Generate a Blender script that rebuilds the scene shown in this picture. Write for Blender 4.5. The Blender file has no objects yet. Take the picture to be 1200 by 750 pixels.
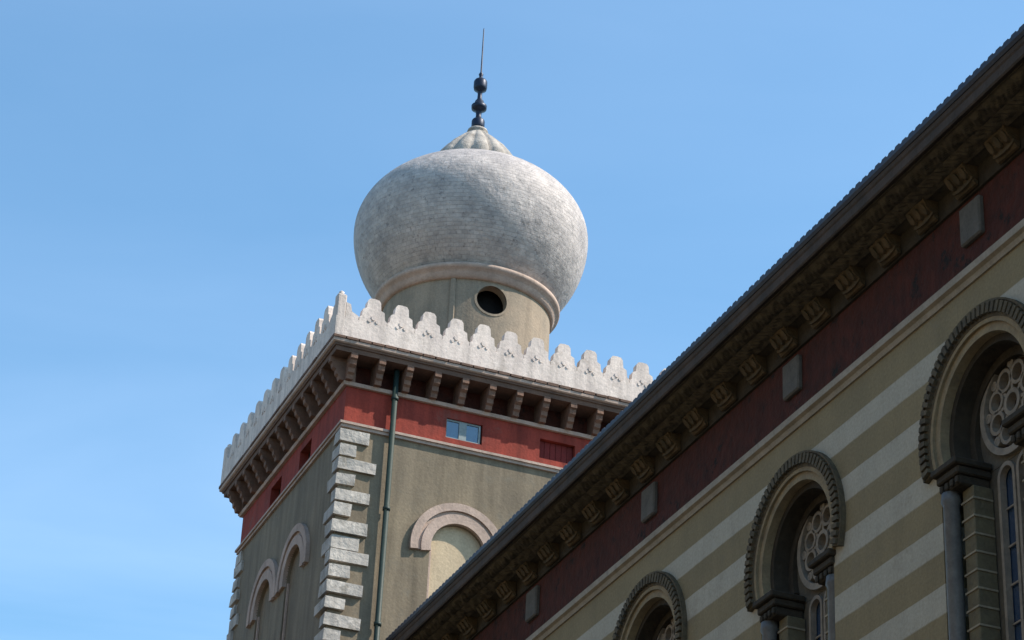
import bpy, bmesh, math, random
from mathutils import Matrix, Vector
random.seed(7)
R = math.radians
PI = math.pi
sc = bpy.context.scene
C = sc.collection

# ---------------------------------------------------------------- camera
cam_d = bpy.data.cameras.new('camera')
cam = bpy.data.objects.new('camera', cam_d)
C.objects.link(cam)
cr = Vector((0.92425627, -0.37913727, 0.04478027))
cu = Vector((-0.21947594, -0.43169946, 0.87490907))
cb = Vector((-0.31237902, -0.81846839, -0.48221244))
cam.matrix_world = Matrix(((cr.x, cu.x, cb.x, 0), (cr.y, cu.y, cb.y, 0), (cr.z, cu.z, cb.z, 0), (0, 0, 0, 1)))
cam_d.sensor_width = 36
cam_d.lens = 85.73
cam_d.clip_start = 0.1
cam_d.clip_end = 5000
sc.camera = cam

# ---------------------------------------------------------------- light
SUN_EL, SUN_AZ = 48.0, 28.0          # azimuth measured from +X towards -Y
sdir = Vector((math.cos(R(SUN_EL)) * math.cos(R(SUN_AZ)), -math.cos(R(SUN_EL)) * math.sin(R(SUN_AZ)), math.sin(R(SUN_EL))))
w = bpy.data.worlds.new('World')
sc.world = w
w.use_nodes = True
nt = w.node_tree
nt.nodes.clear()
out = nt.nodes.new('ShaderNodeOutputWorld')
bg = nt.nodes.new('ShaderNodeBackground')
sky = nt.nodes.new('ShaderNodeTexSky')
sky.sky_type = 'NISHITA'
sky.sun_disc = False
sky.sun_elevation = R(SUN_EL)
sky.sun_rotation = math.atan2(sdir.x, sdir.y)
sky.air_density = 1.0
sky.dust_density = 0.6
sky.ozone_density = 1.6
bg.inputs[1].default_value = 0.15
tc = nt.nodes.new('ShaderNodeTexCoord')
mp = nt.nodes.new('ShaderNodeMapping')
mp.inputs['Rotation'].default_value = (0.3, 0.2, 0.5)
mp.inputs['Scale'].default_value = (2.0, 2.0, 9.0)
nz = nt.nodes.new('ShaderNodeTexNoise')
nz.inputs['Scale'].default_value = 1.6
nz.inputs['Detail'].default_value = 9
nz.inputs['Distortion'].default_value = 0.6
rp = nt.nodes.new('ShaderNodeMapRange')
rp.inputs[1].default_value = 0.30
rp.inputs[2].default_value = 0.78
rp.inputs[3].default_value = 0.0
rp.inputs[4].default_value = 0.09
sepw = nt.nodes.new('ShaderNodeSeparateXYZ')
low = nt.nodes.new('ShaderNodeMapRange')
low.inputs[1].default_value = 0.46
low.inputs[2].default_value = 0.33
low.inputs[3].default_value = 0.5
low.inputs[4].default_value = 3.4
mulw = nt.nodes.new('ShaderNodeMath'); mulw.operation = 'MULTIPLY'
mx = nt.nodes.new('ShaderNodeMix')
mx.data_type = 'RGBA'
mx.inputs[7].default_value = (6.2, 7.4, 9.4, 1)
L = nt.links.new
L(tc.outputs['Generated'], mp.inputs['Vector'])
L(tc.outputs['Generated'], sepw.inputs[0])
L(sepw.outputs['Z'], low.inputs[0])
L(mp.outputs[0], nz.inputs['Vector'])
L(nz.outputs['Fac'], rp.inputs[0])
L(rp.outputs[0], mulw.inputs[0]); L(low.outputs[0], mulw.inputs[1])
tint = nt.nodes.new('ShaderNodeMix'); tint.data_type = 'RGBA'; tint.blend_type = 'MULTIPLY'
tint.inputs[0].default_value = 1.0
tint.inputs[7].default_value = (0.80, 1.07, 1.09, 1)
L(sky.outputs[0], tint.inputs[6])
L(tint.outputs[2], mx.inputs[6]); L(mulw.outputs[0], mx.inputs[0])
L(mx.outputs[2], bg.inputs[0]); L(bg.outputs[0], out.inputs[0])

sl = bpy.data.lights.new('sun', 'SUN')
sl.energy = 5.0
sl.angle = R(0.53)
sl.color = (1.0, 0.89, 0.76)
so = bpy.data.objects.new('sun', sl)
C.objects.link(so)
so.rotation_euler = sdir.to_track_quat('Z', 'Y').to_euler()
so.location = sdir * 60

sc.view_settings.view_transform = 'Standard'
sc.view_settings.look = 'None'
sc.view_settings.exposure = 0.62
sc.view_settings.gamma = 1.0
sc.view_settings.use_curve_mapping = False

G = -1.6      # street level; the camera's eye is at 0


# ---------------------------------------------------------------- materials
def mat(name, col, col2=None, scale=3.0, rough=0.9, bump=0.3, fine=28.0, streak=0.0, spot=None, spot_amt=0.0,
        spot_scale=7.0, metal=0.0, brick=None, stripes=False, spec=0.3):
    m = bpy.data.materials.new(name)
    m.use_nodes = True
    t = m.node_tree
    N, K = t.nodes, t.links.new
    b = N['Principled BSDF']
    b.inputs['Roughness'].default_value = rough
    b.inputs['Metallic'].default_value = metal
    b.inputs['Specular IOR Level'].default_value = spec
    tcn = N.new('ShaderNodeTexCoord')
    geo = N.new('ShaderNodeNewGeometry')
    pos = geo.outputs['Position']

    def noise(sc_, det=5, vec=pos, rgh=0.6):
        n = N.new('ShaderNodeTexNoise')
        n.inputs['Scale'].default_value = sc_
        n.inputs['Detail'].default_value = det
        n.inputs['Roughness'].default_value = rgh
        K(vec, n.inputs['Vector'])
        return n.outputs['Fac']

    def rng(x, a, b_, c=0.0, d=1.0):
        r = N.new('ShaderNodeMapRange')
        r.inputs[1].default_value = a; r.inputs[2].default_value = b_
        r.inputs[3].default_value = c; r.inputs[4].default_value = d
        K(x, r.inputs[0])
        return r.outputs[0]

    def mixc(f, a, b_, mode='MIX'):
        x = N.new('ShaderNodeMix'); x.data_type = 'RGBA'; x.blend_type = mode
        if hasattr(f, 'node'): K(f, x.inputs[0])
        else: x.inputs[0].default_value = f
        for i, v in ((6, a), (7, b_)):
            if hasattr(v, 'node'): K(v, x.inputs[i])
            else: x.inputs[i].default_value = (*v, 1)
        return x.outputs[2]

    def mth(op, a, b_=None):
        x = N.new('ShaderNodeMath'); x.operation = op
        for i, v in ((0, a), (1, b_)):
            if v is None: continue
            if hasattr(v, 'node'): K(v, x.inputs[i])
            else: x.inputs[i].default_value = v
        return x.outputs[0]

    col2 = col2 or tuple(c * 0.78 for c in col)
    base = mixc(rng(noise(scale), 0.35, 0.68), col, col2)
    if stripes:
        sp = N.new('ShaderNodeSeparateXYZ'); K(pos, sp.inputs[0])
        zz = mth('ADD', sp.outputs['Z'], mth('MULTIPLY', mth('SUBTRACT', noise(1.4, 3), 0.5), 0.03))
        fr = mth('FRACT', mth('DIVIDE', mth('SUBTRACT', 12.61 + 0.682 * 40, zz), 0.682))
        isw = rng(fr, 0.44, 0.47, 1.0, 0.0)
        below = rng(sp.outputs['Z'], 12.60, 12.615, 1.0, 0.0)
        wh = mixc(rng(noise(2.2), 0.3, 0.7), (0.44, 0.41, 0.33), (0.385, 0.36, 0.29))
        base = mixc(mth('MULTIPLY', isw, below), base, wh)
    if brick:
        bt = N.new('ShaderNodeTexBrick')
        bt.inputs['Scale'].default_value = 1.0
        bt.inputs['Brick Width'].default_value = brick[0]
        bt.inputs['Row Height'].default_value = brick[1]
        bt.inputs['Mortar Size'].default_value = brick[2]
        bt.inputs['Mortar Smooth'].default_value = 0.4
        bt.inputs['Color1'].default_value = (1, 1, 1, 1)
        bt.inputs['Color2'].default_value = (brick[3],) * 3 + (1,)
        bt.inputs['Mortar'].default_value = (brick[4],) * 3 + (1,)
        K(tcn.outputs['UV'], bt.inputs['Vector'])
        base = mixc(1.0, base, bt.outputs['Color'], 'MULTIPLY')
    if streak:
        mpn = N.new('ShaderNodeMapping'); mpn.inputs['Scale'].default_value = (5, 5, 0.45)
        K(pos, mpn.inputs['Vector'])
        s = rng(noise(1.0, 6, mpn.outputs[0]), 0.42, 0.75, 1.0, 1.0 - streak)
        base = mixc(1.0, base, s, 'MULTIPLY')
    f = rng(noise(fine, 4), 0.3, 0.7, 0.86, 1.08)
    base = mixc(1.0, base, f, 'MULTIPLY')
    if spot:
        base = mixc(mth('MULTIPLY', rng(noise(spot_scale, 6, rgh=0.75), 0.56, 0.66), spot_amt), base, spot)
    K(base, b.inputs['Base Color'])
    bp = N.new('ShaderNodeBump')
    bp.inputs['Strength'].default_value = bump
    bp.inputs['Distance'].default_value = 0.02
    h = mth('ADD', noise(fine * 0.7, 6), noise(scale * 2.2, 4))
    if brick:
        h = mth('ADD', h, mth('MULTIPLY', bt.outputs['Fac'], -0.35))
    K(h, bp.inputs['Height'])
    K(bp.outputs[0], b.inputs['Normal'])
    return m


M = {}
M['tower_stone'] = mat('tower_render', (0.225, 0.182, 0.125), (0.168, 0.138, 0.10), 0.9, bump=0.3, streak=0.42, spot=(0.15, 0.135, 0.105), spot_amt=0.5, spot_scale=3.0)
M['red'] = mat('red_plaster', (0.28, 0.044, 0.028), (0.20, 0.034, 0.024), 1.6, bump=0.35, streak=0.45, spot=(0.17, 0.065, 0.05), spot_amt=0.6, spot_scale=1.8)
M['pale'] = mat('pale_stone', (0.68, 0.59, 0.53), (0.58, 0.50, 0.455), 2.5, bump=0.4, streak=0.38, spot=(0.33, 0.28, 0.24), spot_amt=0.5, spot_scale=3.0)
M['pink'] = mat('pinkish_stone', (0.46, 0.35, 0.29), (0.34, 0.26, 0.215), 2.5, bump=0.4, streak=0.2, spot=(0.2, 0.15, 0.12), spot_amt=0.4)
M['brown'] = mat('brown_stone', (0.15, 0.09, 0.065), (0.10, 0.065, 0.05), 3.0, bump=0.4, spot=(0.06, 0.045, 0.04), spot_amt=0.4)
M['quoin'] = mat('quoin_stone', (0.52, 0.48, 0.43), (0.33, 0.31, 0.285), 2.2, bump=1.0, fine=14, streak=0.35, spot=(0.20, 0.18, 0.15), spot_amt=0.7, spot_scale=3)
M['cream'] = mat('cream_plaster', (0.50, 0.40, 0.27), (0.43, 0.345, 0.235), 1.6, bump=0.3, streak=0.1)
M['drum'] = mat('drum_plaster', (0.31, 0.245, 0.18), (0.23, 0.19, 0.145), 1.5, bump=0.4, streak=0.3, spot=(0.2, 0.17, 0.13), spot_amt=0.4, spot_scale=3)
M['dome'] = mat('dome_tiles', (0.52, 0.47, 0.445), (0.33, 0.305, 0.30), 1.8, rough=0.65, bump=1.0, fine=9, spot=(0.15, 0.14, 0.14), spot_amt=0.75, spot_scale=8, brick=(0.12, 0.08, 0.004, 0.84, 0.95))
M['cap'] = mat('cap_stone', (0.42, 0.385, 0.345), (0.24, 0.22, 0.20), 4, bump=0.9, spot=(0.16, 0.13, 0.1), spot_amt=0.6, spot_scale=6)
M['corbel'] = mat('corbel_stone', (0.20, 0.115, 0.08), (0.13, 0.08, 0.06), 4, bump=0.6, spot=(0.1, 0.08, 0.065), spot_amt=0.5, spot_scale=6)
M['iron'] = mat('dark_iron', (0.02, 0.03, 0.055), None, 6, rough=0.45, bump=0.1, metal=0.4)
M['pipe'] = mat('green_copper_pipe', (0.012, 0.028, 0.026), (0.02, 0.036, 0.032), 4, rough=0.55, bump=0.15)
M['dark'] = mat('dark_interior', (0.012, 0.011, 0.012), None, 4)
M['striped'] = mat('striped_plaster', (0.27, 0.217, 0.122), (0.225, 0.183, 0.106), 1.1, bump=0.4, streak=0.10, spot=(0.2, 0.17, 0.12), spot_amt=0.3, spot_scale=1.5, stripes=True)
M['ledge'] = mat('ledge_stone', (0.36, 0.32, 0.26), (0.28, 0.25, 0.2), 4, bump=0.3, spot=(0.15, 0.12, 0.1), spot_amt=0.4)
M['maroon'] = mat('maroon_frieze', (0.085, 0.021, 0.012), (0.045, 0.014, 0.009), 6, bump=1.0, fine=12, spot=(0.010, 0.009, 0.008), spot_amt=1.0, spot_scale=4.5, streak=0.35)
M['cornice'] = mat('weathered_cornice', (0.10, 0.083, 0.054), (0.06, 0.05, 0.036), 4, bump=0.7, fine=16, spot=(0.05, 0.045, 0.035), spot_amt=0.6, spot_scale=8)
M['cornice_dark'] = mat('dark_cornice_stone', (0.055, 0.045, 0.032), (0.035, 0.03, 0.022), 5, bump=0.7, fine=14)  # dark tone paints shade between brackets and under arches; also on capitals
M['bracket'] = mat('ochre_bracket', (0.115, 0.078, 0.04), (0.06, 0.047, 0.027), 5, bump=0.8, fine=14, spot=(0.05, 0.04, 0.028), spot_amt=0.7, spot_scale=8)
M['fascia'] = mat('brown_fascia', (0.085, 0.062, 0.048), (0.055, 0.045, 0.037), 3, bump=0.4, streak=0.3)
M['gutter'] = mat('gutter_metal', (0.035, 0.045, 0.07), (0.05, 0.055, 0.07), 5, rough=0.5, bump=0.1, metal=0.3)
M['block'] = mat('grey_block', (0.13, 0.12, 0.105), (0.09, 0.085, 0.075), 5, bump=0.4)
M['roof'] = mat('roof_slates', (0.13, 0.11, 0.10), (0.09, 0.085, 0.08), 3, bump=0.5)
M['arch_dark'] = mat('carved_dark_stone', (0.13, 0.105, 0.065), (0.075, 0.062, 0.042), 6, bump=0.8, fine=18, spot=(0.035, 0.03, 0.025), spot_amt=0.55, spot_scale=10)
M['arch_warm'] = mat('carved_warm_stone', (0.31, 0.245, 0.145), (0.21, 0.17, 0.11), 4, bump=0.5, spot=(0.16, 0.12, 0.075), spot_amt=0.5)
M['col_blue'] = mat('grey_blue_marble', (0.15, 0.15, 0.145), (0.10, 0.10, 0.10), 5, rough=0.5, bump=0.1)
M['pillar'] = mat('olive_brick', (0.16, 0.14, 0.085), (0.12, 0.105, 0.07), 5, bump=0.5)
M['pillar_joint'] = mat('pale_joint', (0.33, 0.29, 0.21), None, 5)
M['reveal'] = mat('window_reveal', (0.13, 0.115, 0.085), (0.09, 0.08, 0.062), 4, bump=0.4)
M['tracery'] = mat('tracery_stone', (0.30, 0.265, 0.215), (0.2, 0.18, 0.15), 5, bump=0.5, spot=(0.14, 0.12, 0.1), spot_amt=0.4)
M['shutter'] = mat('red_shutter', (0.16, 0.022, 0.02), (0.12, 0.02, 0.018), 5, bump=0.3)
M['frame_paint'] = mat('grey_painted_frame', (0.22, 0.27, 0.28), None, 5, rough=0.6, bump=0.1)
M['asphalt'] = mat('asphalt', (0.05, 0.05, 0.052), (0.04, 0.04, 0.042), 1, bump=0.4)
M['house_wall'] = mat('ochre_house_wall', (0.34, 0.27, 0.17), (0.28, 0.22, 0.14), 0.8, bump=0.3, streak=0.2)
M['dark_wood'] = mat('dark_shutters', (0.05, 0.06, 0.045), None, 2)
M['paving'] = mat('paving', (0.20, 0.19, 0.175), (0.15, 0.145, 0.135), 1, bump=0.4)


def glass_mat(name, col, rough=0.06, wob=0.4, spec=1.0, stained=False):
    m = bpy.data.materials.new(name)
    m.use_nodes = True
    N, K = m.node_tree.nodes, m.node_tree.links.new
    b = N['Principled BSDF']
    b.inputs['Roughness'].default_value = rough
    b.inputs['IOR'].default_value = 1.9
    b.inputs['Specular IOR Level'].default_value = spec
    g = N.new('ShaderNodeNewGeometry')
    n = N.new('ShaderNodeTexNoise'); n.inputs['Scale'].default_value = 2.5
    K(g.outputs['Position'], n.inputs['Vector'])
    bp = N.new('ShaderNodeBump'); bp.inputs['Strength'].default_value = wob; bp.inputs['Distance'].default_value = 0.03
    K(n.outputs['Fac'], bp.inputs['Height']); K(bp.outputs[0], b.inputs['Normal'])
    if stained:
        v = N.new('ShaderNodeTexVoronoi'); v.inputs['Scale'].default_value = 9.0
        K(g.outputs['Position'], v.inputs['Vector'])
        cr_ = N.new('ShaderNodeValToRGB')
        cr_.color_ramp.interpolation = 'CONSTANT'
        e = cr_.color_ramp.elements
        e[0].color = (0.02, 0.035, 0.12, 1); e[0].position = 0
        e[1].color = (0.03, 0.02, 0.02, 1); e[1].position = 0.35
        for p_, c_ in ((0.55, (0.18, 0.05, 0.02, 1)), (0.7, (0.03, 0.09, 0.2, 1)), (0.85, (0.12, 0.1, 0.03, 1))):
            q = e.new(p_); q.color = c_
        sx = N.new('ShaderNodeSeparateColor'); K(v.outputs['Color'], sx.inputs[0])
        K(sx.outputs[0], cr_.inputs[0]); K(cr_.outputs[0], b.inputs['Base Color'])
    else:
        b.inputs['Base Color'].default_value = (*col, 1)
    return m


M['glass'] = glass_mat('window_glass', (0.02, 0.05, 0.11))
M['glass_sky'] = glass_mat('bright_window_glass', (0.02, 0.07, 0.13), wob=0.5, spec=0.6)
M['stained'] = glass_mat('stained_glass', (0, 0, 0), rough=0.15, stained=True)


# ---------------------------------------------------------------- mesh helpers
class MB:
    def __init__(self):
        self.bm = bmesh.new()
        self.uv = None

    def face(self, pts):
        try:
            return self.bm.faces.new([self.bm.verts.new(p) for p in pts])
        except ValueError:
            return None

    def box(self, x0, x1, y0, y1, z0, z1, bev=0.0):
        b = self.bm
        v = [b.verts.new(p) for p in ((x0, y0, z0), (x1, y0, z0), (x1, y1, z0), (x0, y1, z0), (x0, y0, z1), (x1, y0, z1), (x1, y1, z1), (x0, y1, z1))]
        fs = [b.faces.new([v[i] for i in q]) for q in ((3, 2, 1, 0), (4, 5, 6, 7), (0, 1, 5, 4), (1, 2, 6, 5), (2, 3, 7, 6), (3, 0, 4, 7))]
        if bev:
            es = list({e for f in fs for e in f.edges})
            bmesh.ops.bevel(b, geom=es, offset=bev, segments=1, affect='EDGES')
        return self

    def prism(self, pts, fn, t0, t1):
        """pts = 2D outline, fn(a, b, t) -> 3D"""
        b = self.bm
        A = [b.verts.new(fn(p[0], p[1], t0)) for p in pts]
        B = [b.verts.new(fn(p[0], p[1], t1)) for p in pts]
        n = len(pts)
        b.faces.new(A)
        b.faces.new(list(reversed(B)))
        for i in range(n):
            b.faces.new([A[i], B[i], B[(i + 1) % n], A[(i + 1) % n]])
        return self

    def lathe(self, prof, n=48, c=(0, 0), mod=None, uvs=False, cap=True):
        b = self.bm
        rings = []
        for (r, z) in prof:
            ring = []
            for i in range(n):
                a = 2 * PI * i / n
                k = mod(a, r, z) if mod else 1.0
                ring.append(b.verts.new((c[0] + r * k * math.cos(a), c[1] + r * k * math.sin(a), z)))
            rings.append(ring)
        uvl = b.loops.layers.uv.verify() if uvs else None
        ln = 0.0
        for j in range(len(prof) - 1):
            d = math.hypot(prof[j + 1][0] - prof[j][0], prof[j + 1][1] - prof[j][1])
            for i in range(n):
                f = b.faces.new([rings[j][i], rings[j][(i + 1) % n], rings[j + 1][(i + 1) % n], rings[j + 1][i]])
                f.smooth = True
                if uvs:
                    rr = 2.2
                    u0, u1 = 2 * PI * rr * i / n, 2 * PI * rr * (i + 1) / n
                    for lp, uv in zip(f.loops, ((u0, ln), (u1, ln), (u1, ln + d), (u0, ln + d))):
                        lp[uvl].uv = uv
            ln += d
        if cap:
            if prof[0][0] > 1e-4: b.faces.new(list(reversed(rings[0])))
            if prof[-1][0] > 1e-4: b.faces.new(rings[-1])
        return self

    def sweep_square(self, prof, a_fn):
        """moulding running round a square: prof = [(half_size, z)] closed outline"""
        b = self.bm
        rings = []
        for (a, z) in prof:
            rings.append([b.verts.new(p) for p in ((-a, -a, z), (a, -a, z), (a, a, z), (-a, a, z))])
        n = len(prof)
        for j in range(n):
            A, B = rings[j], rings[(j + 1) % n]
            for i in range(4):
                b.faces.new([A[i], A[(i + 1) % 4], B[(i + 1) % 4], B[i]])
        return self

    def build(self, name, m, parent=None, loc=None, smooth=False, auto=None):
        bmesh.ops.remove_doubles(self.bm, verts=self.bm.verts, dist=1e-5)
        bmesh.ops.recalc_face_normals(self.bm, faces=self.bm.faces)
        if smooth:
            for f in self.bm.faces: f.smooth = True
        me = bpy.data.meshes.new(name)
        self.bm.to_mesh(me)
        self.bm.free()
        me.materials.append(m)
        o = bpy.data.objects.new(name, me)
        C.objects.link(o)
        if parent: o.parent = parent
        if loc: o.location = loc
        return o


def put(o, parent=None, loc=None, rz=None):
    c = o.copy()
    C.objects.link(c)
    if parent: c.parent = parent
    if loc is not None: c.location = loc
    if rz is not None: c.rotation_euler = (0, 0, rz)
    return c


def put_tree(o, loc=None, rz=None):
    c = put(o, o.parent, loc, rz)
    for ch in list(o.children):
        put(ch, c)
    return c


def thing(name, label, cat, loc, group=None):
    o = bpy.data.objects.new(name, None)
    C.objects.link(o)
    o.location = loc
    o['label'] = label
    o['category'] = cat
    if group: o['group'] = group
    return o


def contour(kind, hw, zb, zc=0, r=0, n=20):
    """right half of an opening outline from bottom middle to top middle, as (offset, z)"""
    if kind == 'rect':
        return [(0, zb), (hw, zb), (hw, r), (0, r)]
    pts = [(0, zb), (hw, zb)]
    if r > hw + 1e-4:                       # horseshoe
        a0 = -math.acos(hw / r)
    else:
        a0 = 0.0
    for i in range(n + 1):
        a = a0 + (PI / 2 - a0) * i / n
        pts.append((r * math.cos(a), zc + r * math.sin(a)))
    return pts


def wall_bay(mb, fn, u0, u1, z0, z1, uc, half, depth):
    """wall bay between u0 and u1 with an opening centred on uc; fn(u, d, z) -> 3D, d = depth into the wall"""
    left = [(-a, z) for a, z in half]
    mb.face([fn(u1, 0, z0), fn(u1, 0, z1), fn(uc, 0, z1)] + [fn(uc + a, 0, z) for a, z in reversed(half)] + [fn(uc, 0, z0)])
    mb.face([fn(u0, 0, z0), fn(u0, 0, z1), fn(uc, 0, z1)] + [fn(uc + a, 0, z) for a, z in reversed(left)] + [fn(uc, 0, z0)])
    for h in (half, left):
        for i in range(len(h) - 1):
            (a, z), (a2, z2) = h[i], h[i + 1]
            mb.face([fn(uc + a, 0, z), fn(uc + a2, 0, z2), fn(uc + a2, depth, z2), fn(uc + a, depth, z)])


def ring_arc(mb, fn, uc, zc, r0, r1, d0, d1, a0, a1, n=40):
    """annular block between radii r0..r1 and depths d0..d1"""
    b = mb.bm
    cols = []
    for i in range(n + 1):
        a = a0 + (a1 - a0) * i / n
        cols.append([b.verts.new(fn(uc + r * math.cos(a), d, zc + r * math.sin(a))) for r, d in ((r0, d0), (r1, d0), (r1, d1), (r0, d1))])
    for i in range(n):
        A, B = cols[i], cols[i + 1]
        for k in range(4):
            b.faces.new([A[k], A[(k + 1) % 4], B[(k + 1) % 4], B[k]])
    b.faces.new(cols[0]); b.faces.new(list(reversed(cols[-1])))


# ================================================================ GROUND
gb = MB(); gb.box(-1500, 1500, -1500, 1500, G - 0.5, G)
g = gb.build('ground', M['asphalt']); g['kind'] = 'structure'
pb = MB(); pb.box(10.0, 12.45, -30, 60, G, G + 0.13, 0.02)
p = pb.build('pavement', M['paving']); p['kind'] = 'structure'

# ================================================================ TOWER
TC = (13.94, 39.37)
tower = thing('tower', 'square grey-brown tower with red frieze, white crenellated parapet and onion dome', 'tower', (TC[0], TC[1], G))
Z = lambda z: z - G                # heights are measured from the eye; parts are in tower coordinates
A = 3.11
sides = [lambda u, d, z, k=k: (Matrix.Rotation(k * PI / 2, 3, 'Z') @ Vector((u, -(A) + d, z))) for k in range(4)]

wb = MB(); fb = MB()
arch = contour('arch', 0.5, Z(12.2), Z(16.62), 0.5)
rect = contour('rect', 0.34, Z(18.74), 0, Z(19.12))
for k in range(4):
    fn = sides[k]
    for u0, u1, uc in ((-A, 0, -0.89), (0, A, 0.89)):
        wall_bay(wb, fn, u0, u1, 0, Z(18.5), uc, arch, 0.16)
        wall_bay(fb, fn, u0, u1, Z(18.5), Z(19.35), uc, rect, 0.18)
wb.build('wall', M['tower_stone'], tower)
fb.build('frieze', M['red'], tower)

# string courses under and over the red frieze
mb = MB()
for z0, z1, pr in ((18.50, 18.555, 0.045), (18.555, 18.60, 0.075)):
    mb.sweep_square([(A + pr, Z(z0)), (A + pr, Z(z1)), (A - 0.05, Z(z1)), (A - 0.05, Z(z0))], None)
mb.build('string_course', M['pink'], tower)
mb = MB()
mb.sweep_square([(A + 0.06, Z(19.30)), (A + 0.08, Z(19.36)), (A - 0.21, Z(19.36)), (A - 0.21, Z(19.30))], None)
mb.build('string_course', M['pink'], tower)

# backing of corbel table, then cornice mouldings
mb = MB()
mb.sweep_square([(A - 0.12, Z(19.362)), (A - 0.12, Z(19.8)), (A - 0.22, Z(19.8)), (A - 0.22, Z(19.362))], None)
mb.build('corbel_backing', M['maroon'], tower)  # dark colour adds to the shade in the gaps between corbels
mb = MB()
mb.sweep_square([(A - 0.22, Z(19.78)), (A + 0.34, Z(19.78)), (A + 0.35, Z(19.86)), (A + 0.375, Z(19.865)), (A + 0.385, Z(19.90)), (A - 0.1, Z(19.90))], None)
mb.build('cornice_bed', M['brown'], tower)
mb = MB()
mb.sweep_square([(A - 0.1, Z(19.903)), (A + 0.40, Z(19.903)), (A + 0.425, Z(19.92)), (A + 0.43, Z(19.97)), (A - 0.1, Z(19.97))], None)
cornice_t = mb.build('cornice', M['pink'], tower)
mb = MB()
for k in range(4):
    n = 30
    for i in range(n):
        u0 = -A - 0.44 + (2 * A + 0.88) * i / n
        u1 = -A - 0.44 + (2 * A + 0.88) * (i + 1) / n - 0.02
        j = random.uniform(-0.008, 0.008)
        q = Matrix.Rotation(k * PI / 2, 4, 'Z')
        nb = bmesh.new()
        t_ = MB(); t_.box(u0, u1, -A - 0.445 + j, -A - 0.30, Z(19.973) , Z(20.03) + j, 0.006)
        t_.bm.transform(q)
        me = bpy.data.meshes.new('t'); t_.bm.to_mesh(me); t_.bm.free(); nb.free()
        mb.bm.from_mesh(me); bpy.data.meshes.remove(me)
mb.build('tile_edging', M['brown'], tower)
# terrace closing the top of the tower
mb = MB(); mb.box(-A - 0.35, A + 0.35, -A - 0.35, A + 0.35, Z(19.974), Z(20.02))
mb.build('terrace', M['brown'], tower)

# corbels
pitch = 0.519
prof = [(0.0, 19.365), (0.16, 19.365), (0.18, 19.44), (0.22, 19.47), (0.23, 19.55), (0.29, 19.59), (0.31, 19.67), (0.35, 19.69), (0.35, 19.785), (0.0, 19.785)]
cb_ = MB()
cb_.prism([(d, Z(z)) for d, z in prof], lambda d, z, t: (t, -A - d if d > 0 else -A + 0.13, z), -0.06, 0.06)
corbel0 = cb_.build('corbel', M['corbel'], tower)
first = True
for k in range(4):
    for i in range(13):
        u = -6 * pitch + i * pitch - 0.0
        off = Matrix.Rotation(k * PI / 2, 3, 'Z') @ Vector((u, 0, 0))
        if first:
            corbel0.location = off; first = False
        else:
            put(corbel0, tower, off, k * PI / 2)

# parapet wall and merlons
mb = MB()
PO = A + 0.42
mb.sweep_square([(PO, Z(20.035)), (PO, Z(20.40)), (PO - 0.16, Z(20.40)), (PO - 0.16, Z(20.035))], None)
for k in range(4):
    q = Matrix.Rotation(k * PI / 2, 3, 'Z')
    for sgn in (-1, 1):
        lo = 6 * pitch + 0.01
        hi = PO - 0.168
        pts = [(sgn * lo, Z(20.402)), (sgn * hi, Z(20.402)), (sgn * hi, Z(20.70)), (sgn * (hi - 0.08), Z(20.68)), (sgn * (hi - 0.11), Z(20.54)), (sgn * lo, Z(20.475))]
        mb.prism(pts, lambda a, b, t: q @ Vector((a, t, b)), -PO + 0.006, -PO + 0.15)
par = mb.build('parapet', M['pale'], tower)
mb = MB()
hw = pitch / 2 - 0.004
out2 = [(-hw, 20.402), (hw, 20.402), (hw, 20.475), (hw * 0.84, 20.51), (hw * 0.78, 20.65), (hw * 0.52, 20.685), (hw * 0.47, 20.83), (hw * 0.33, 20.88), (0, 20.89)]
out2 = out2 + [(-x, z) for x, z in reversed(out2[2:-1])]
mb.prism([(x, Z(z)) for x, z in out2], lambda a, b, t: (a, t, b), -PO + 0.005, -PO + 0.15)
# raised trefoil boss at the merlon's foot
for (bx, bz, br) in ((0, 20.50, 0.05), (-0.07, 20.43, 0.035), (0.07, 20.43, 0.035)):
    mb.prism([(bx + 0.8 * br * math.cos(a * PI / 5), Z(bz) + br * math.sin(a * PI / 5)) for a in range(10)], lambda a, b, t: (a, t, b), -PO - 0.012, -PO + 0.02)
mer0 = mb.build('merlon', M['pale'], par)
first = True
for k in range(4):
    for i in range(12):
        u = (i - 5.5) * pitch
        off = Matrix.Rotation(k * PI / 2, 3, 'Z') @ Vector((u, 0, 0))
        if first:
            mer0.location = off; first = False
        else:
            o = put(mer0, par, off, k * PI / 2)
            o.location.z = random.uniform(-0.012, 0.01)
# corner pinnacles
mb = MB()
mb.box(-0.085, 0.085, -0.085, 0.085, Z(20.036), Z(20.85), 0.02)
mb.lathe([(0.065, Z(20.852)), (0.04, Z(20.88)), (0.05, Z(20.91)), (0.0, Z(20.95))], 16)
pin = mb.build('pinnacle', M['pale'], par, (-PO + 0.083, -PO + 0.083, 0))
for sx, sy in ((1, -1), (1, 1), (-1, 1)):
    put(pin, par, (sx * (PO - 0.083), sy * (PO - 0.083), 0))

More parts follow.
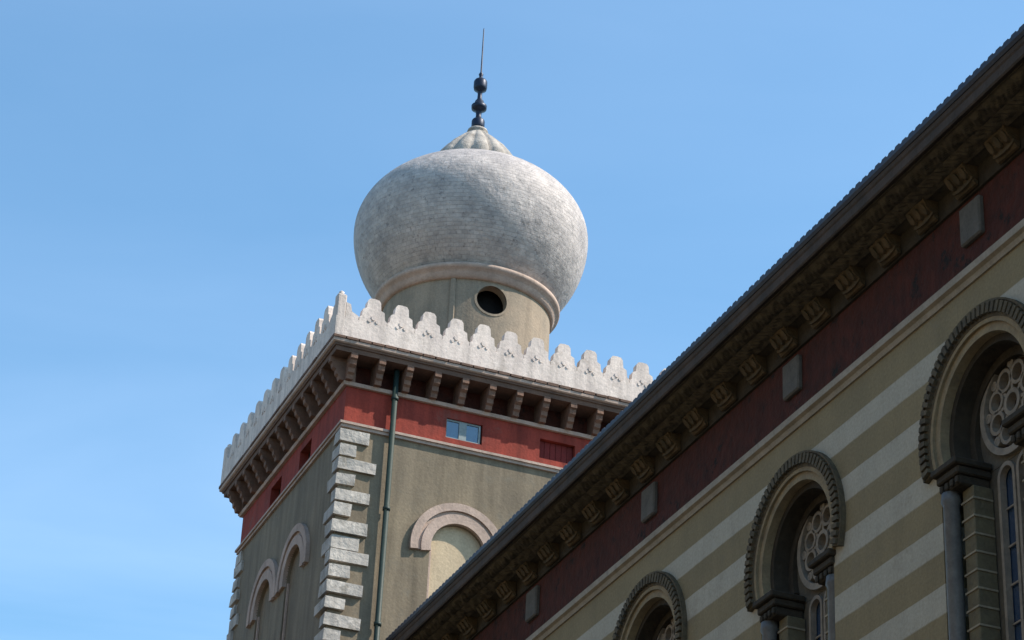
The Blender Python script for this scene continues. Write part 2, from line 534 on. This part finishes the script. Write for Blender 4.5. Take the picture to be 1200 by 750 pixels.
# quoins: one toothed column of rough blocks for each corner
for ci, (sx, sy) in enumerate(((-1, -1), (1, -1), (1, 1), (-1, 1))):
    mb = MB()
    rnd = random.Random(ci + 3)
    z = 18.46
    j = 0
    while z > -1.3:
        hgt = 0.262
        lng = 0.55 if j % 2 == 0 else 0.37
        l1 = lng + rnd.uniform(-0.12, 0.08)
        l2 = (0.80 - lng) + rnd.uniform(-0.08, 0.08)
        gap = rnd.uniform(0.02, 0.07)
        pr = rnd.uniform(0.03, 0.075)
        x0, x1 = sorted((sx * (A + pr), sx * (A - l1)))
        y0, y1 = sorted((sy * (A + pr * 0.999), sy * (A - l2)))
        # L-shaped corner stone
        xi = sx * (A - 0.03); yi = sy * (A - 0.03)
        pts = [(sx * (A + pr), sy * (A + pr)), (sx * (A - l1), sy * (A + pr)), (sx * (A - l1), yi), (xi, yi), (xi, sy * (A - l2)), (sx * (A + pr), sy * (A - l2))]
        mb.prism(pts, lambda a, b, t: (a, b, t), Z(z - hgt + gap), Z(z))
        z -= hgt + rnd.uniform(-0.015, 0.05)
        j += 1
    es = [e for e in mb.bm.edges if len(e.link_faces) == 2 and e.calc_face_angle(0) > 1.0 and e.calc_face_angle(0) < 2.0]
    bmesh.ops.bevel(mb.bm, geom=es, offset=0.026, segments=2, affect='EDGES')
    for v in mb.bm.verts:
        v.co += Vector((rnd.uniform(-1, 1), rnd.uniform(-1, 1), rnd.uniform(-1, 1))) * 0.011
    mb.build('quoin_stones', M['quoin'], tower)

# blind arched windows (two per side) and small frieze windows
fn0 = lambda u, d, z: (u, -A + d, z)
mb = MB()
mb.prism([(a, z) for a, z in contour('arch', 0.498, Z(12.2), Z(16.62), 0.498)] + [(-a, z) for a, z in reversed(contour('arch', 0.498, Z(12.2), Z(16.62), 0.498)[1:-1])],
         lambda a, b, t: (a, t, b), -A + 0.075, -A + 0.155)
# centre mullion + thin inner frame left on the blind panel
side_panel = None
blind = mb.build('blind_arch', M['cream'], tower)
mb = MB()
ring_arc(mb, fn0, 0, Z(16.62), 0.735, 0.875, -0.075, 0.02, -0.14, PI + 0.14, 36)
ring_arc(mb, fn0, 0, Z(16.62), 0.675, 0.735, -0.03, 0.02, -0.14, PI + 0.14, 36)
ring_arc(mb, fn0, 0, Z(16.62), 0.50, 0.675, -0.06, 0.02, -0.17, PI + 0.17, 36)
mb.build('arch_moulding', M['pink'], blind)
mb = MB()
for s in (-1, 1):
    mb.box(*sorted((s * 0.455, s * 0.495)), -A + 0.03, -A + 0.074, Z(12.2), Z(16.6), 0.006)
mb.build('jamb_strip', M['pink'], blind)
first = True
for k in range(4):
    for u in (-0.89, 0.89):
        off = Matrix.Rotation(k * PI / 2, 3, 'Z') @ Vector((u, 0, 0))
        if first:
            blind.location = off; first = False
        else:
            c_ = put_tree(blind, off, k * PI / 2)
            if k % 2:
                if side_panel is None:
                    side_panel = blind.data.copy()
                    side_panel.materials[0] = M['tower_stone']
                c_.data = side_panel


def frieze_window(u, k, kind):
    off = Matrix.Rotation(k * PI / 2, 3, 'Z') @ Vector((u, 0, 0))
    mb = MB()
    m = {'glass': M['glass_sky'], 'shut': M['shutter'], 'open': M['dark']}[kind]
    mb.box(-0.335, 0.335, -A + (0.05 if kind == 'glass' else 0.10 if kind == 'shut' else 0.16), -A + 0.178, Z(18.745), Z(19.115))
    wn = mb.build('frieze_window', m, tower, off)
    wn.rotation_euler = (0, 0, k * PI / 2)
    mb = MB()
    fz0, fz1 = -A + 0.03, -A + 0.08
    mm = M['frame_paint'] if kind == 'glass' else M['shutter']
    if kind == 'glass':
        mb.box(-0.335, 0.335, fz0, fz1 - 0.035, Z(18.745), Z(18.77))
        mb.box(-0.335, -0.30, fz0, fz1 - 0.035, Z(18.77), Z(19.115)); mb.box(0.30, 0.335, fz0, fz1 - 0.035, Z(18.77), Z(19.115)); mb.box(-0.07, 0.07, fz0, fz1 - 0.035, Z(18.77), Z(19.115)); mb.box(-0.30, 0.30, fz0 + 0.002, fz1 - 0.035, Z(19.085), Z(19.115))
    elif kind == 'shut':
        for i in range(6):
            mb.box(-0.325 + i * 0.11, -0.325 + i * 0.11 + 0.1, -A + 0.085, -A + 0.105, Z(18.75), Z(19.11))
    if kind != 'open':
        mb.build('window_frame', mm, wn)
    else:
        mb.bm.free()


frieze_window(-0.91, 0, 'glass')
frieze_window(0.89, 0, 'shut')
for k in (1, 2, 3):
    frieze_window(-0.89, k, 'open')
    frieze_window(0.89, k, 'open')

# drainpipe
mb = MB()
mb.lathe([(0.05, 0.1), (0.05, Z(19.75))], 14, (0, 0))
for zz in [Z(19.2) - 2.1 * i for i in range(9)]:
    mb.lathe([(0.05, zz - 0.03), (0.066, zz - 0.03), (0.066, zz + 0.03), (0.05, zz + 0.03)], 14, (0, 0), cap=False)
mb.build('drainpipe', M['pipe'], tower, (-2.25, -A - 0.105, 0))

# ---- drum, rim, dome, cap, finial
DX, DY = 0.11, -0.04
mb = MB()
RD = 1.64
mb.lathe([(RD, Z(20.01)), (RD, Z(23.02))], 96, (0, 0), cap=False)
mb.lathe([(RD - 0.2, Z(20.01)), (RD - 0.2, Z(23.02))], 96, (0, 0), cap=False)
b = mb.bm
b.verts.ensure_lookup_table()
vs = list(b.verts)
for base in (0, 96):
    for i in range(96):
        i2 = (i + 1) % 96
        b.faces.new([vs[base + i], vs[base + i2], vs[192 + base + i2], vs[192 + base + i]])
drum = mb.build('drum', M['drum'], tower, (DX, DY, 0))
cut = MB()
ang0 = R(-90 - 3)
cut.lathe([(0.30, 0.6), (0.30, 2.4)], 40)
cut.bm.transform(Matrix.Rotation(ang0, 4, 'Z') @ Matrix.Rotation(R(90), 4, 'Y'))
cutter = cut.build('cutter', M['dark'])
cutter.location = (TC[0] + DX, TC[1] + DY, 22.53)
md = drum.modifiers.new('b', 'BOOLEAN'); md.object = cutter; md.operation = 'DIFFERENCE'; md.solver = 'EXACT'
dg = bpy.context.evaluated_depsgraph_get()
me = bpy.data.meshes.new_from_object(drum.evaluated_get(dg))
drum.modifiers.clear()
drum.data = me
bpy.data.objects.remove(cutter)
for f in me.polygons: f.use_smooth = False
mb = MB()
mb.lathe([(RD - 0.35, Z(20.02)), (RD - 0.35, Z(23.0))], 32)
mb.build('dark_drum_core', M['dark'], drum)  # near-black core standing for the unlit inside behind the oculus
# oculus frame
mb = MB()
b = mb.bm
rings = []
for (r, x) in ((0.30, RD - 0.06), (0.345, RD - 0.06), (0.345, RD + 0.012), (0.30, RD + 0.012)):
    rings.append([b.verts.new((x - (r * math.cos(a * PI / 20)) ** 2 / (2 * RD), r * math.cos(a * PI / 20), r * math.sin(a * PI / 20))) for a in range(40)])
for j in range(4):
    for i in range(40):
        b.faces.new([rings[j][i], rings[j][(i + 1) % 40], rings[(j + 1) % 4][(i + 1) % 40], rings[(j + 1) % 4][i]])
b.transform(Matrix.Rotation(ang0, 4, 'Z'))
mb.build('oculus_rim', M['drum'], drum, (0, 0, Z(22.53)))
for deg in (-90 - 29.5, -90 + 95, -90 - 150):
    mb = MB()
    mb.box(RD - 0.02, RD + 0.035, -0.05, 0.05, Z(20.05), Z(22.98), 0.01)
    mb.bm.transform(Matrix.Rotation(R(deg), 4, 'Z'))
    mb.build('lesene', M['drum'], drum)
mb = MB()
mb.lathe([(RD - 0.1, Z(22.92)), (RD + 0.05, Z(22.92)), (RD + 0.06, Z(22.99)), (RD + 0.10, Z(23.03)), (RD + 0.10, Z(23.06)), (RD + 0.16, Z(23.09)), (RD + 0.185, Z(23.13)), (RD + 0.185, Z(23.18)), (RD + 0.14, Z(23.21)), (RD, Z(23.22))], 96, cap=False)
mb.build('rim_moulding', M['pink'], tower, (DX, DY, 0))

zc, aR = 24.74, 2.33
prof = []
for i in range(15):
    t = -1 + i / 14.0
    a = t * math.asin(min(1, (zc - 23.19) / 2.15))
    prof.append((aR * math.cos(a), Z(zc + 2.15 * math.sin(a))))
for i in range(1, 25):
    a = i / 24.0 * PI / 2
    if aR * math.cos(a) < 0.5: break
    prof.append((aR * math.cos(a), Z(zc + 1.55 * math.sin(a) + 0.07 * (i / 24.0) ** 3)))
mb = MB()
mb.lathe(prof, 96, uvs=True, cap=False)
dome = mb.build('dome', M['dome'], tower, (DX, DY, 0))
mb = MB()
cp_ = [(0.60, 26.0), (0.80, 26.05), (0.84, 26.2), (0.84, 26.44), (0.82, 26.50), (0.72, 26.66), (0.60, 26.83), (0.46, 26.98), (0.33, 27.12), (0.22, 27.22), (0.19, 27.26), (0.22, 27.28), (0.20, 27.34), (0.12, 27.38), (0.0, 27.39)]
mb.lathe([(r, Z(z)) for r, z in cp_], 96, mod=lambda a, r, z: 1.0 + (0.15 if 0.25 < r < 0.9 else 0.02) * (abs(math.cos(a * 7)) ** 0.5 - 0.6))
mb.build('dome_cap', M['cap'], dome)
mb = MB()
fp = [(0.0, 27.36), (0.12, 27.38), (0.135, 27.44), (0.135, 27.57), (0.12, 27.60), (0.065, 27.63), (0.055, 27.72), (0.065, 27.80),
      (0.10, 27.84), (0.155, 27.87), (0.16, 27.95), (0.11, 27.99), (0.09, 28.06), (0.05, 28.12), (0.045, 28.24), (0.06, 28.31),
      (0.13, 28.35), (0.14, 28.40), (0.14, 28.54), (0.12, 28.58), (0.045, 28.61), (0.035, 28.68), (0.05, 28.73), (0.018, 28.79), (0.011, 29.88), (0.0, 29.92)]
mb.lathe([(r, Z(z)) for r, z in fp], 18)
mb.build('finial', M['iron'], dome)

# ================================================================ STRIPED HALL
WX = 12.5
Y0, Y1 = 2.78, TC[1] - A - 0.003
YR = 19.05                      # one of the window centres
BAY = 4.06
hall = thing('striped_building', 'shaded building with cream and olive striped wall, horseshoe windows and dark cornice', 'building', (WX, YR, G))
H = lambda u, d, z: (d, u, z)    # u along +Y, d into the wall (+X)
half = contour('horseshoe', 0.88, Z(5.6), Z(11.48), 0.985, 30)
# plain oblong lower storey + striped upper storey with openings
mb = MB()
kmin = math.ceil((Y0 - YR + BAY / 2) / BAY)
ks = [k for k in range(-4, 5) if YR + k * BAY - 1.5 > Y0 and YR + k * BAY + 1.5 < Y1]
for i, k in enumerate(ks):
    u0 = (k - 0.5) * BAY if i else Y0 - YR
    u1 = (k + 0.5) * BAY if k != ks[-1] else Y1 - YR
    wall_bay(mb, H, u0, u1, 0, Z(13.10), k * BAY, half, 0.62)
XR = 15.0
yA, yB = Y0 - YR, Y1 - YR
mb.face([(0, yA, 0), (XR, yA, 0), (XR, yA, Z(13.1)), (0, yA, Z(13.1))])
mb.face([(XR, yA, 0), (XR, yB, 0), (XR, yB, Z(13.1)), (XR, yA, Z(13.1))])
mb.face([(XR, yB, 0), (4.56, yB, 0), (4.56, yB, Z(13.1)), (XR, yB, Z(13.1))])
mb.build('wall', M['striped'], hall)


def run(name, m, prof, ya=yA - 0.3, yb=yB - 0.002):
    """moulding along the facade; prof = closed outline in (x, z)"""
    t_ = MB()
    t_.prism([(x - WX, Z(z)) for x, z in prof], lambda a, b, t: (a, t, b), ya, yb)
    return t_.build(name, m, hall)


run('ledge', M['ledge'], [(12.6, 13.02), (12.475, 13.02), (12.45, 13.07), (12.405, 13.09), (12.395, 13.165), (12.43, 13.175), (12.6, 13.18)])
run('maroon_frieze', M['maroon'], [(12.505, 13.182), (12.505, 14.06), (12.9, 14.06), (12.9, 13.182)])
run('cornice_bed', M['cornice_dark'], [(12.9, 14.062), (12.47, 14.062), (12.45, 14.11), (12.44, 14.30), (12.9, 14.30)])
run('carved_cyma', M['cornice'], [(12.9, 14.302), (12.29, 14.302), (12.24, 14.325), (12.20, 14.345), (12.13, 14.36), (12.06, 14.385), (12.9, 14.385)])
run('soffit', M['cornice'], [(12.9, 14.387), (11.90, 14.387), (11.90, 14.43), (12.9, 14.43)])
run('fascia', M['fascia'], [(11.90, 14.40), (11.84, 14.38), (11.825, 14.40), (11.825, 14.50), (11.81, 14.52), (11.80, 14.565), (11.90, 14.565)])
gut = run('gutter', M['gutter'], [(11.90, 14.567), (11.79, 14.567), (11.765, 14.60), (11.76, 14.645), (11.775, 14.65), (11.79, 14.62), (11.90, 14.60)])
# roof
t_ = MB()
rz = [(11.86, 14.605), (11.86, 14.635), (20.0, 16.6), (28.1, 14.635), (28.1, 14.605)]
t_.prism([(x - WX, Z(z)) for x, z in rz], lambda a, b, t: (a, t, b), yA - 0.35, yB - 0.003)
t_.build('roof', M['roof'], hall)
# toothed edge of the roof tiles along the eaves
t_ = MB()
pts = [(yA - 0.3, Z(14.652)), ]
y = yA - 0.3
while y < yB - 0.25:
    h_ = random.uniform(0.026, 0.036)
    pts += [(y, Z(14.665)), (y + 0.02, Z(14.655) + h_), (y + 0.10, Z(14.655) + h_), (y + 0.12, Z(14.665))]
    y += 0.145
pts += [(yB - 0.05, Z(14.665)), (yB - 0.05, Z(14.652))]
t_.prism(pts[1:], lambda a, b, t: (t, a, b), 11.775 - WX, 12.1 - WX)
t_.build('eaves_tiles', M['gutter'], hall)
# brackets
t_ = MB()
t_.prism([(x - WX, Z(z)) for x, z in ((12.44, 14.07), (12.41, 14.075), (12.385, 14.10), (12.375, 14.14), (12.35, 14.165), (12.315, 14.18), (12.29, 14.21), (12.275, 14.25), (12.255, 14.27), (12.25, 14.30), (12.44, 14.30))],
         lambda a, b, t: (a, t, b), -0.19, 0.19)
t_.prism([(0.205 * math.cos(q * PI / 8), Z(14.14) + 0.05 * math.sin(q * PI / 8)) for q in range(16)], lambda a, b, t: (t, a, b), 12.36 - WX, 12.42 - WX)
for q in (-0.13, 0, 0.13):
    t_.prism([(q + 0.04 * math.cos(w_ * PI / 5), Z(14.2) + 0.06 * math.sin(w_ * PI / 5)) for w_ in range(10)], lambda a, b, t: (t - (b - Z(14.2)) * 0.8, a, b), 12.275 - WX, 12.36 - WX)
br0 = t_.build('bracket', M['bracket'], hall)
bs = BAY / 5
bl = []
k = 0
while -12.9 + k * bs < yB - 0.3:
    bl.append(-12.9 + k * bs); k += 1
off0 = (22.27 - YR) % bs
bl = [i * bs + off0 for i in range(-18, 30) if yA < i * bs + off0 < yB - 0.25]
br0.location = (0, bl[0], 0)
for u in bl[1:]:
    put(br0, hall, (0, u, 0))
# carved foliage band over the brackets: one continuous relief
t_ = MB()
from mathutils import noise as mn
path = [(12.30, 14.290), (12.262, 14.312), (12.225, 14.328), (12.19, 14.338), (12.15, 14.346), (12.11, 14.353), (12.07, 14.361), (12.03, 14.369), (11.99, 14.376), (11.95, 14.381), (11.92, 14.386)]
fine = []
for i in range(len(path) - 1):
    for q in range(2):
        f_ = q / 2
        fine.append((path[i][0] * (1 - f_) + path[i + 1][0] * f_, path[i][1] * (1 - f_) + path[i + 1][1] * f_))
fine.append(path[-1])
nn = int((yB - yA) / 0.026)
prev = None
for i in range(nn + 1):
    u = yA + (yB - yA - 0.004) * i / nn
    row = []
    for j, (x, z) in enumerate(fine):
        v = j / (len(fine) - 1)
        h = abs(math.sin(u * PI / 0.27)) * abs(math.sin(v * PI * 2)) ** 0.7
        h += 0.45 * abs(math.sin(u * PI / 0.09 + 2 * math.sin(v * 9)))
        h += 0.7 * mn.noise(Vector((u * 9, v * 5, 3)))
        h = max(0.0, min(1.5, h)) * 0.032 * min(1, 6 * v * (1 - v) + 0.1)
        row.append(t_.bm.verts.new((x - WX - h * 0.45, u, Z(z) - h * 0.9 - 0.004)))
    if prev:
        for j in range(len(row) - 1):
            t_.bm.faces.new([prev[j], prev[j + 1], row[j + 1], row[j]])
    prev = row
t_.build('carved_band', M['cornice'], hall)
# grey blocks in the frieze above each window
t_ = MB()
t_.box(12.44 - WX, 12.52 - WX, -0.20, 0.20, Z(13.50), Z(13.97), 0.02)
bk = t_.build('frieze_block', M['block'], hall)
bk.location = (0, ks[0] * BAY, 0)
for k in ks[1:] + [ks[-1] + 1]:
    if k * BAY < yB - 0.3:
        put(bk, hall, (0, k * BAY, 0))

# ---- the horseshoe window, built once at the window centre
ZC = 11.48
t_ = MB()
# stone frame plate with two lights cut in below the rose; built from strips
X0, X1 = 0.37, 0.47
def lights_half(c, w, zb, zt):
    return [(c - w, zb), (c - w, zt)] + [(c + w * math.cos(PI - i * PI / 12), zt + w * math.sin(PI - i * PI / 12)) for i in range(1, 12)] + [(c + w, zt), (c + w, zb)]
plate_h = contour('horseshoe', 0.88, Z(5.6), Z(ZC), 0.98, 30)
# plate: outer area above z 11.02 around the rose, side posts and centre post below
outl = [(a, z) for a, z in plate_h if z >= Z(10.7)]
rose_c, rose_r = 11.66, 0.56
def rosec(n, s):
    return [(s * rose_r * math.sin(i * PI / n), Z(rose_c) - rose_r * math.cos(i * PI / n)) for i in range(n + 1)]
for s in (-1, 1):
    o_ = [(s * a, z) for a, z in outl]
    rc = rosec(24, s)
    # region between outline and rose; starts on the centre line above the lights
    poly = [(0, Z(11.06))] + [(s * 0.86, Z(11.06))] + [q for q in o_ if q[1] > Z(11.08)] + list(reversed(rc))
    t_.prism(poly, lambda a, b, t: (t, a, b), X0, X1)
    ce, wd = s * 0.175, 0.135
    lp = lights_half(ce, wd, Z(5.65), Z(10.88))
    if s == -1:
        lp = list(reversed(lp))
    # around a light: outer post, inner post and arch spandrel
    poly = [(s * 0.86, Z(5.65)), (s * 0.86, Z(11.055)), (0, Z(11.055)), (0, Z(5.65))] + lp
    t_.prism(poly, lambda a, b, t: (t, a, b), X0 + 0.001, X1 - 0.001)
win = t_.build('window', M['reveal'], hall)
# rose tracery: rim, petals ring, hub
t_ = MB()
ring_arc(t_, H, 0, Z(rose_c), 0.50, 0.575, X0 - 0.05, X1 - 0.02, 0, 2 * PI, 40)
ring_arc(t_, H, 0, Z(rose_c), 0.10, 0.15, X0 - 0.03, X1 - 0.03, 0, 2 * PI, 20)
for i in range(8):
    a = i * PI / 4 + PI / 8
    ring_arc(t_, H, 0.32 * math.cos(a), Z(rose_c) + 0.32 * math.sin(a), 0.095, 0.135, X0 - 0.025, X1 - 0.03, 0, 2 * PI, 14)
    a2 = i * PI / 4
    ca, sa = math.cos(a2), math.sin(a2)
    t_.prism([(ca * r - sa * w_, Z(rose_c) + sa * r + ca * w_) for r, w_ in ((0.14, -0.018), (0.51, -0.03), (0.51, 0.03), (0.14, 0.018))], lambda a, b, t: (t, a, b), X0 - 0.015, X1 - 0.03)
    ring_arc(t_, H, 0.455 * ca, Z(rose_c) + 0.455 * sa, 0.03, 0.055, X0 - 0.02, X1 - 0.03, 0, 2 * PI, 10)
t_.build('rose_tracery', M['tracery'], win)
t_ = MB(); t_.prism([(0.55 * math.cos(i * PI / 20), Z(rose_c) + 0.55 * math.sin(i * PI / 20)) for i in range(40)], lambda a, b, t: (t, a, b), X1 - 0.028, X1 - 0.018)
t_.build('rose_glass', M['stained'], win)
t_ = MB(); t_.box(X1 - 0.05, X1 - 0.04, -0.33, 0.33, Z(5.6), Z(11.04))
t_.build('window_glass', M['glass'], win)
# small frames of the lights
t_ = MB()
for s in (-1, 1):
    ce = s * 0.175
    ring_arc(t_, H, ce, Z(10.88), 0.115, 0.16, X0 - 0.035, X1 - 0.06, 0, PI, 16)
    for q in (-0.1375, 0.1375):
        t_.box(X0 - 0.035, X1 - 0.06, ce + q - 0.0225, ce + q + 0.0225, Z(5.65), Z(10.88))
    for zz in [10.55 - 0.42 * i for i in range(11)]:
        t_.box(X0 + 0.02, X0 + 0.035, ce - 0.12, ce + 0.12, Z(zz), Z(zz + 0.02))
t_.build('light_frames', M['tracery'], win)
# archivolt: ring of carved blocks, then smooth warm inner ring
t_ = MB()
ea = 0.33
ring_arc(t_, H, 0, Z(ZC), 0.985, 1.15, -0.05, 0.02, -ea, PI + ea, 56)
nb_ = 46
for i in range(nb_):
    a = -ea + (PI + 2 * ea) * (i + 0.5) / nb_
    da = (PI + 2 * ea) / nb_ * 0.31
    ring_arc(t_, H, 0, Z(ZC), 1.02, 1.14, -0.10, -0.05, a - da, a + da, 2)
ring_arc(t_, H, 0, Z(ZC), 1.152, 1.175, -0.07, 0.02, -ea, PI + ea, 56)
t_.build('archivolt', M['arch_dark'], win)
t_ = MB()
ring_arc(t_, H, 0, Z(ZC), 0.935, 0.984, -0.045, 0.1, -ea - 0.03, PI + ea + 0.03, 56)
ring_arc(t_, H, 0, Z(ZC), 0.84, 0.934, -0.01, 0.1, -ea - 0.05, PI + ea + 0.05, 56)
t_.build('inner_arch', M['arch_warm'], win)
t_ = MB()
ring_arc(t_, H, 0, Z(ZC), 0.76, 0.984, 0.101, 0.30, -ea - 0.06, PI + ea + 0.06, 48)
ring_arc(t_, H, 0, Z(ZC), 0.66, 0.984, 0.302, 0.37, -ea - 0.06, PI + ea + 0.06, 48)
t_.build('arch_soffit', M['cornice_dark'], win)
for s in (-1, 1):
    t_ = MB()
    for (a0, a1, pr, z0, z1) in ((0.44, 0.93, -0.10, 11.06, 11.14), (0.47, 0.90, -0.05, 10.97, 11.058), (0.50, 0.88, -0.01, 10.86, 10.968)):
        lo, hi = sorted((s * a0, s * a1))
        t_.box(pr, 0.36, lo, hi, Z(z0), Z(z1), 0.015)
    for i in range(4):
        c0 = s * (0.53 + i * 0.1)
        t_.box(pr - 0.03, -0.012, c0 - 0.03, c0 + 0.03, Z(10.87), Z(10.95), 0.01)
    t_.build('capital', M['cornice_dark'], win)
    t_ = MB()
    t_.lathe([(0.115, Z(5.7)), (0.115, Z(5.8)), (0.09, Z(5.86)), (0.088, Z(10.72)), (0.11, Z(10.76)), (0.10, Z(10.86))], 20, (0.06, s * 0.79))
    t_.build('column', M['col_blue'], win)
    t_ = MB()
    lo, hi = sorted((s * 0.46, s * 0.67))
    t_.box(0.12, 0.362, lo, hi, Z(5.65), Z(10.858), 0.01)
    pil = t_.build('pillar', M['pillar'], win)
    t_ = MB()
    t_.box(0.14, 0.33, lo + 0.02, hi - 0.02, Z(5.7), Z(10.8))
    zz = 5.9
    while zz < 10.75:
        t_.box(0.108, 0.35, lo - 0.012, hi + 0.012, Z(zz), Z(zz + 0.022))
        zz += 0.20
    t_.build('pillar_bands', M['pillar_joint'], win)
win.location = (0, ks[0] * BAY, 0)
for k in ks[1:]:
    put_tree(win, (0, k * BAY, 0))

# ================================================================ HOUSE ACROSS THE STREET (added outside the frame to shade the hall's wall)
hc = thing('shading_house', 'unseen ochre house added across the street to shade the striped building', 'building', (-9.0, 18.0, G))
t_ = MB()
hh = contour('rect', 0.6, 0, 0, 0)
def HB(u, d, z): return (-d, u, z)
sf = 3.6
for fl in range(6):
    for i in range(-9, 13):
        u0, u1 = i * 3.2, (i + 1) * 3.2
        z0 = fl * sf
        zb, zt = z0 + 0.95, z0 + 2.85
        wall_bay(t_, HB, u0, u1, z0, z0 + sf, (u0 + u1) / 2, [(0, zb), (0.6, zb), (0.6, zt), (0, zt)], 0.25)
zt = 6 * sf
ya_, yb_ = -9 * 3.2, 13 * 3.2
t_.face([(-12, ya_, 0), (0, ya_, 0), (0, ya_, zt), (-12, ya_, zt)])
t_.face([(-12, yb_, 0), (0, yb_, 0), (0, yb_, zt), (-12, yb_, zt)])
t_.face([(-12, ya_, 0), (-12, yb_, 0), (-12, yb_, zt), (-12, ya_, zt)])
t_.build('wall', M['house_wall'], hc)
t_ = MB(); t_.box(-0.32, -0.27, ya_ + 0.3, yb_ - 0.3, 0.1, zt - 0.1)
t_.build('shutters', M['dark_wood'], hc)
t_ = MB(); t_.prism([(-12.5, zt), (0.6, zt), (0.6, zt + 0.25), (-6, zt + 2.4), (-12.5, zt + 0.25)], lambda a, b, t: (a, t, b), ya_ - 0.4, yb_ + 0.4)
t_.build('roof', M['roof'], hc)
t_ = MB()
for fl in range(1, 6):
    t_.box(0.0, 0.12, ya_, yb_, fl * sf - 0.12, fl * sf + 0.12)
t_.build('string_course', M['pink'], hc)
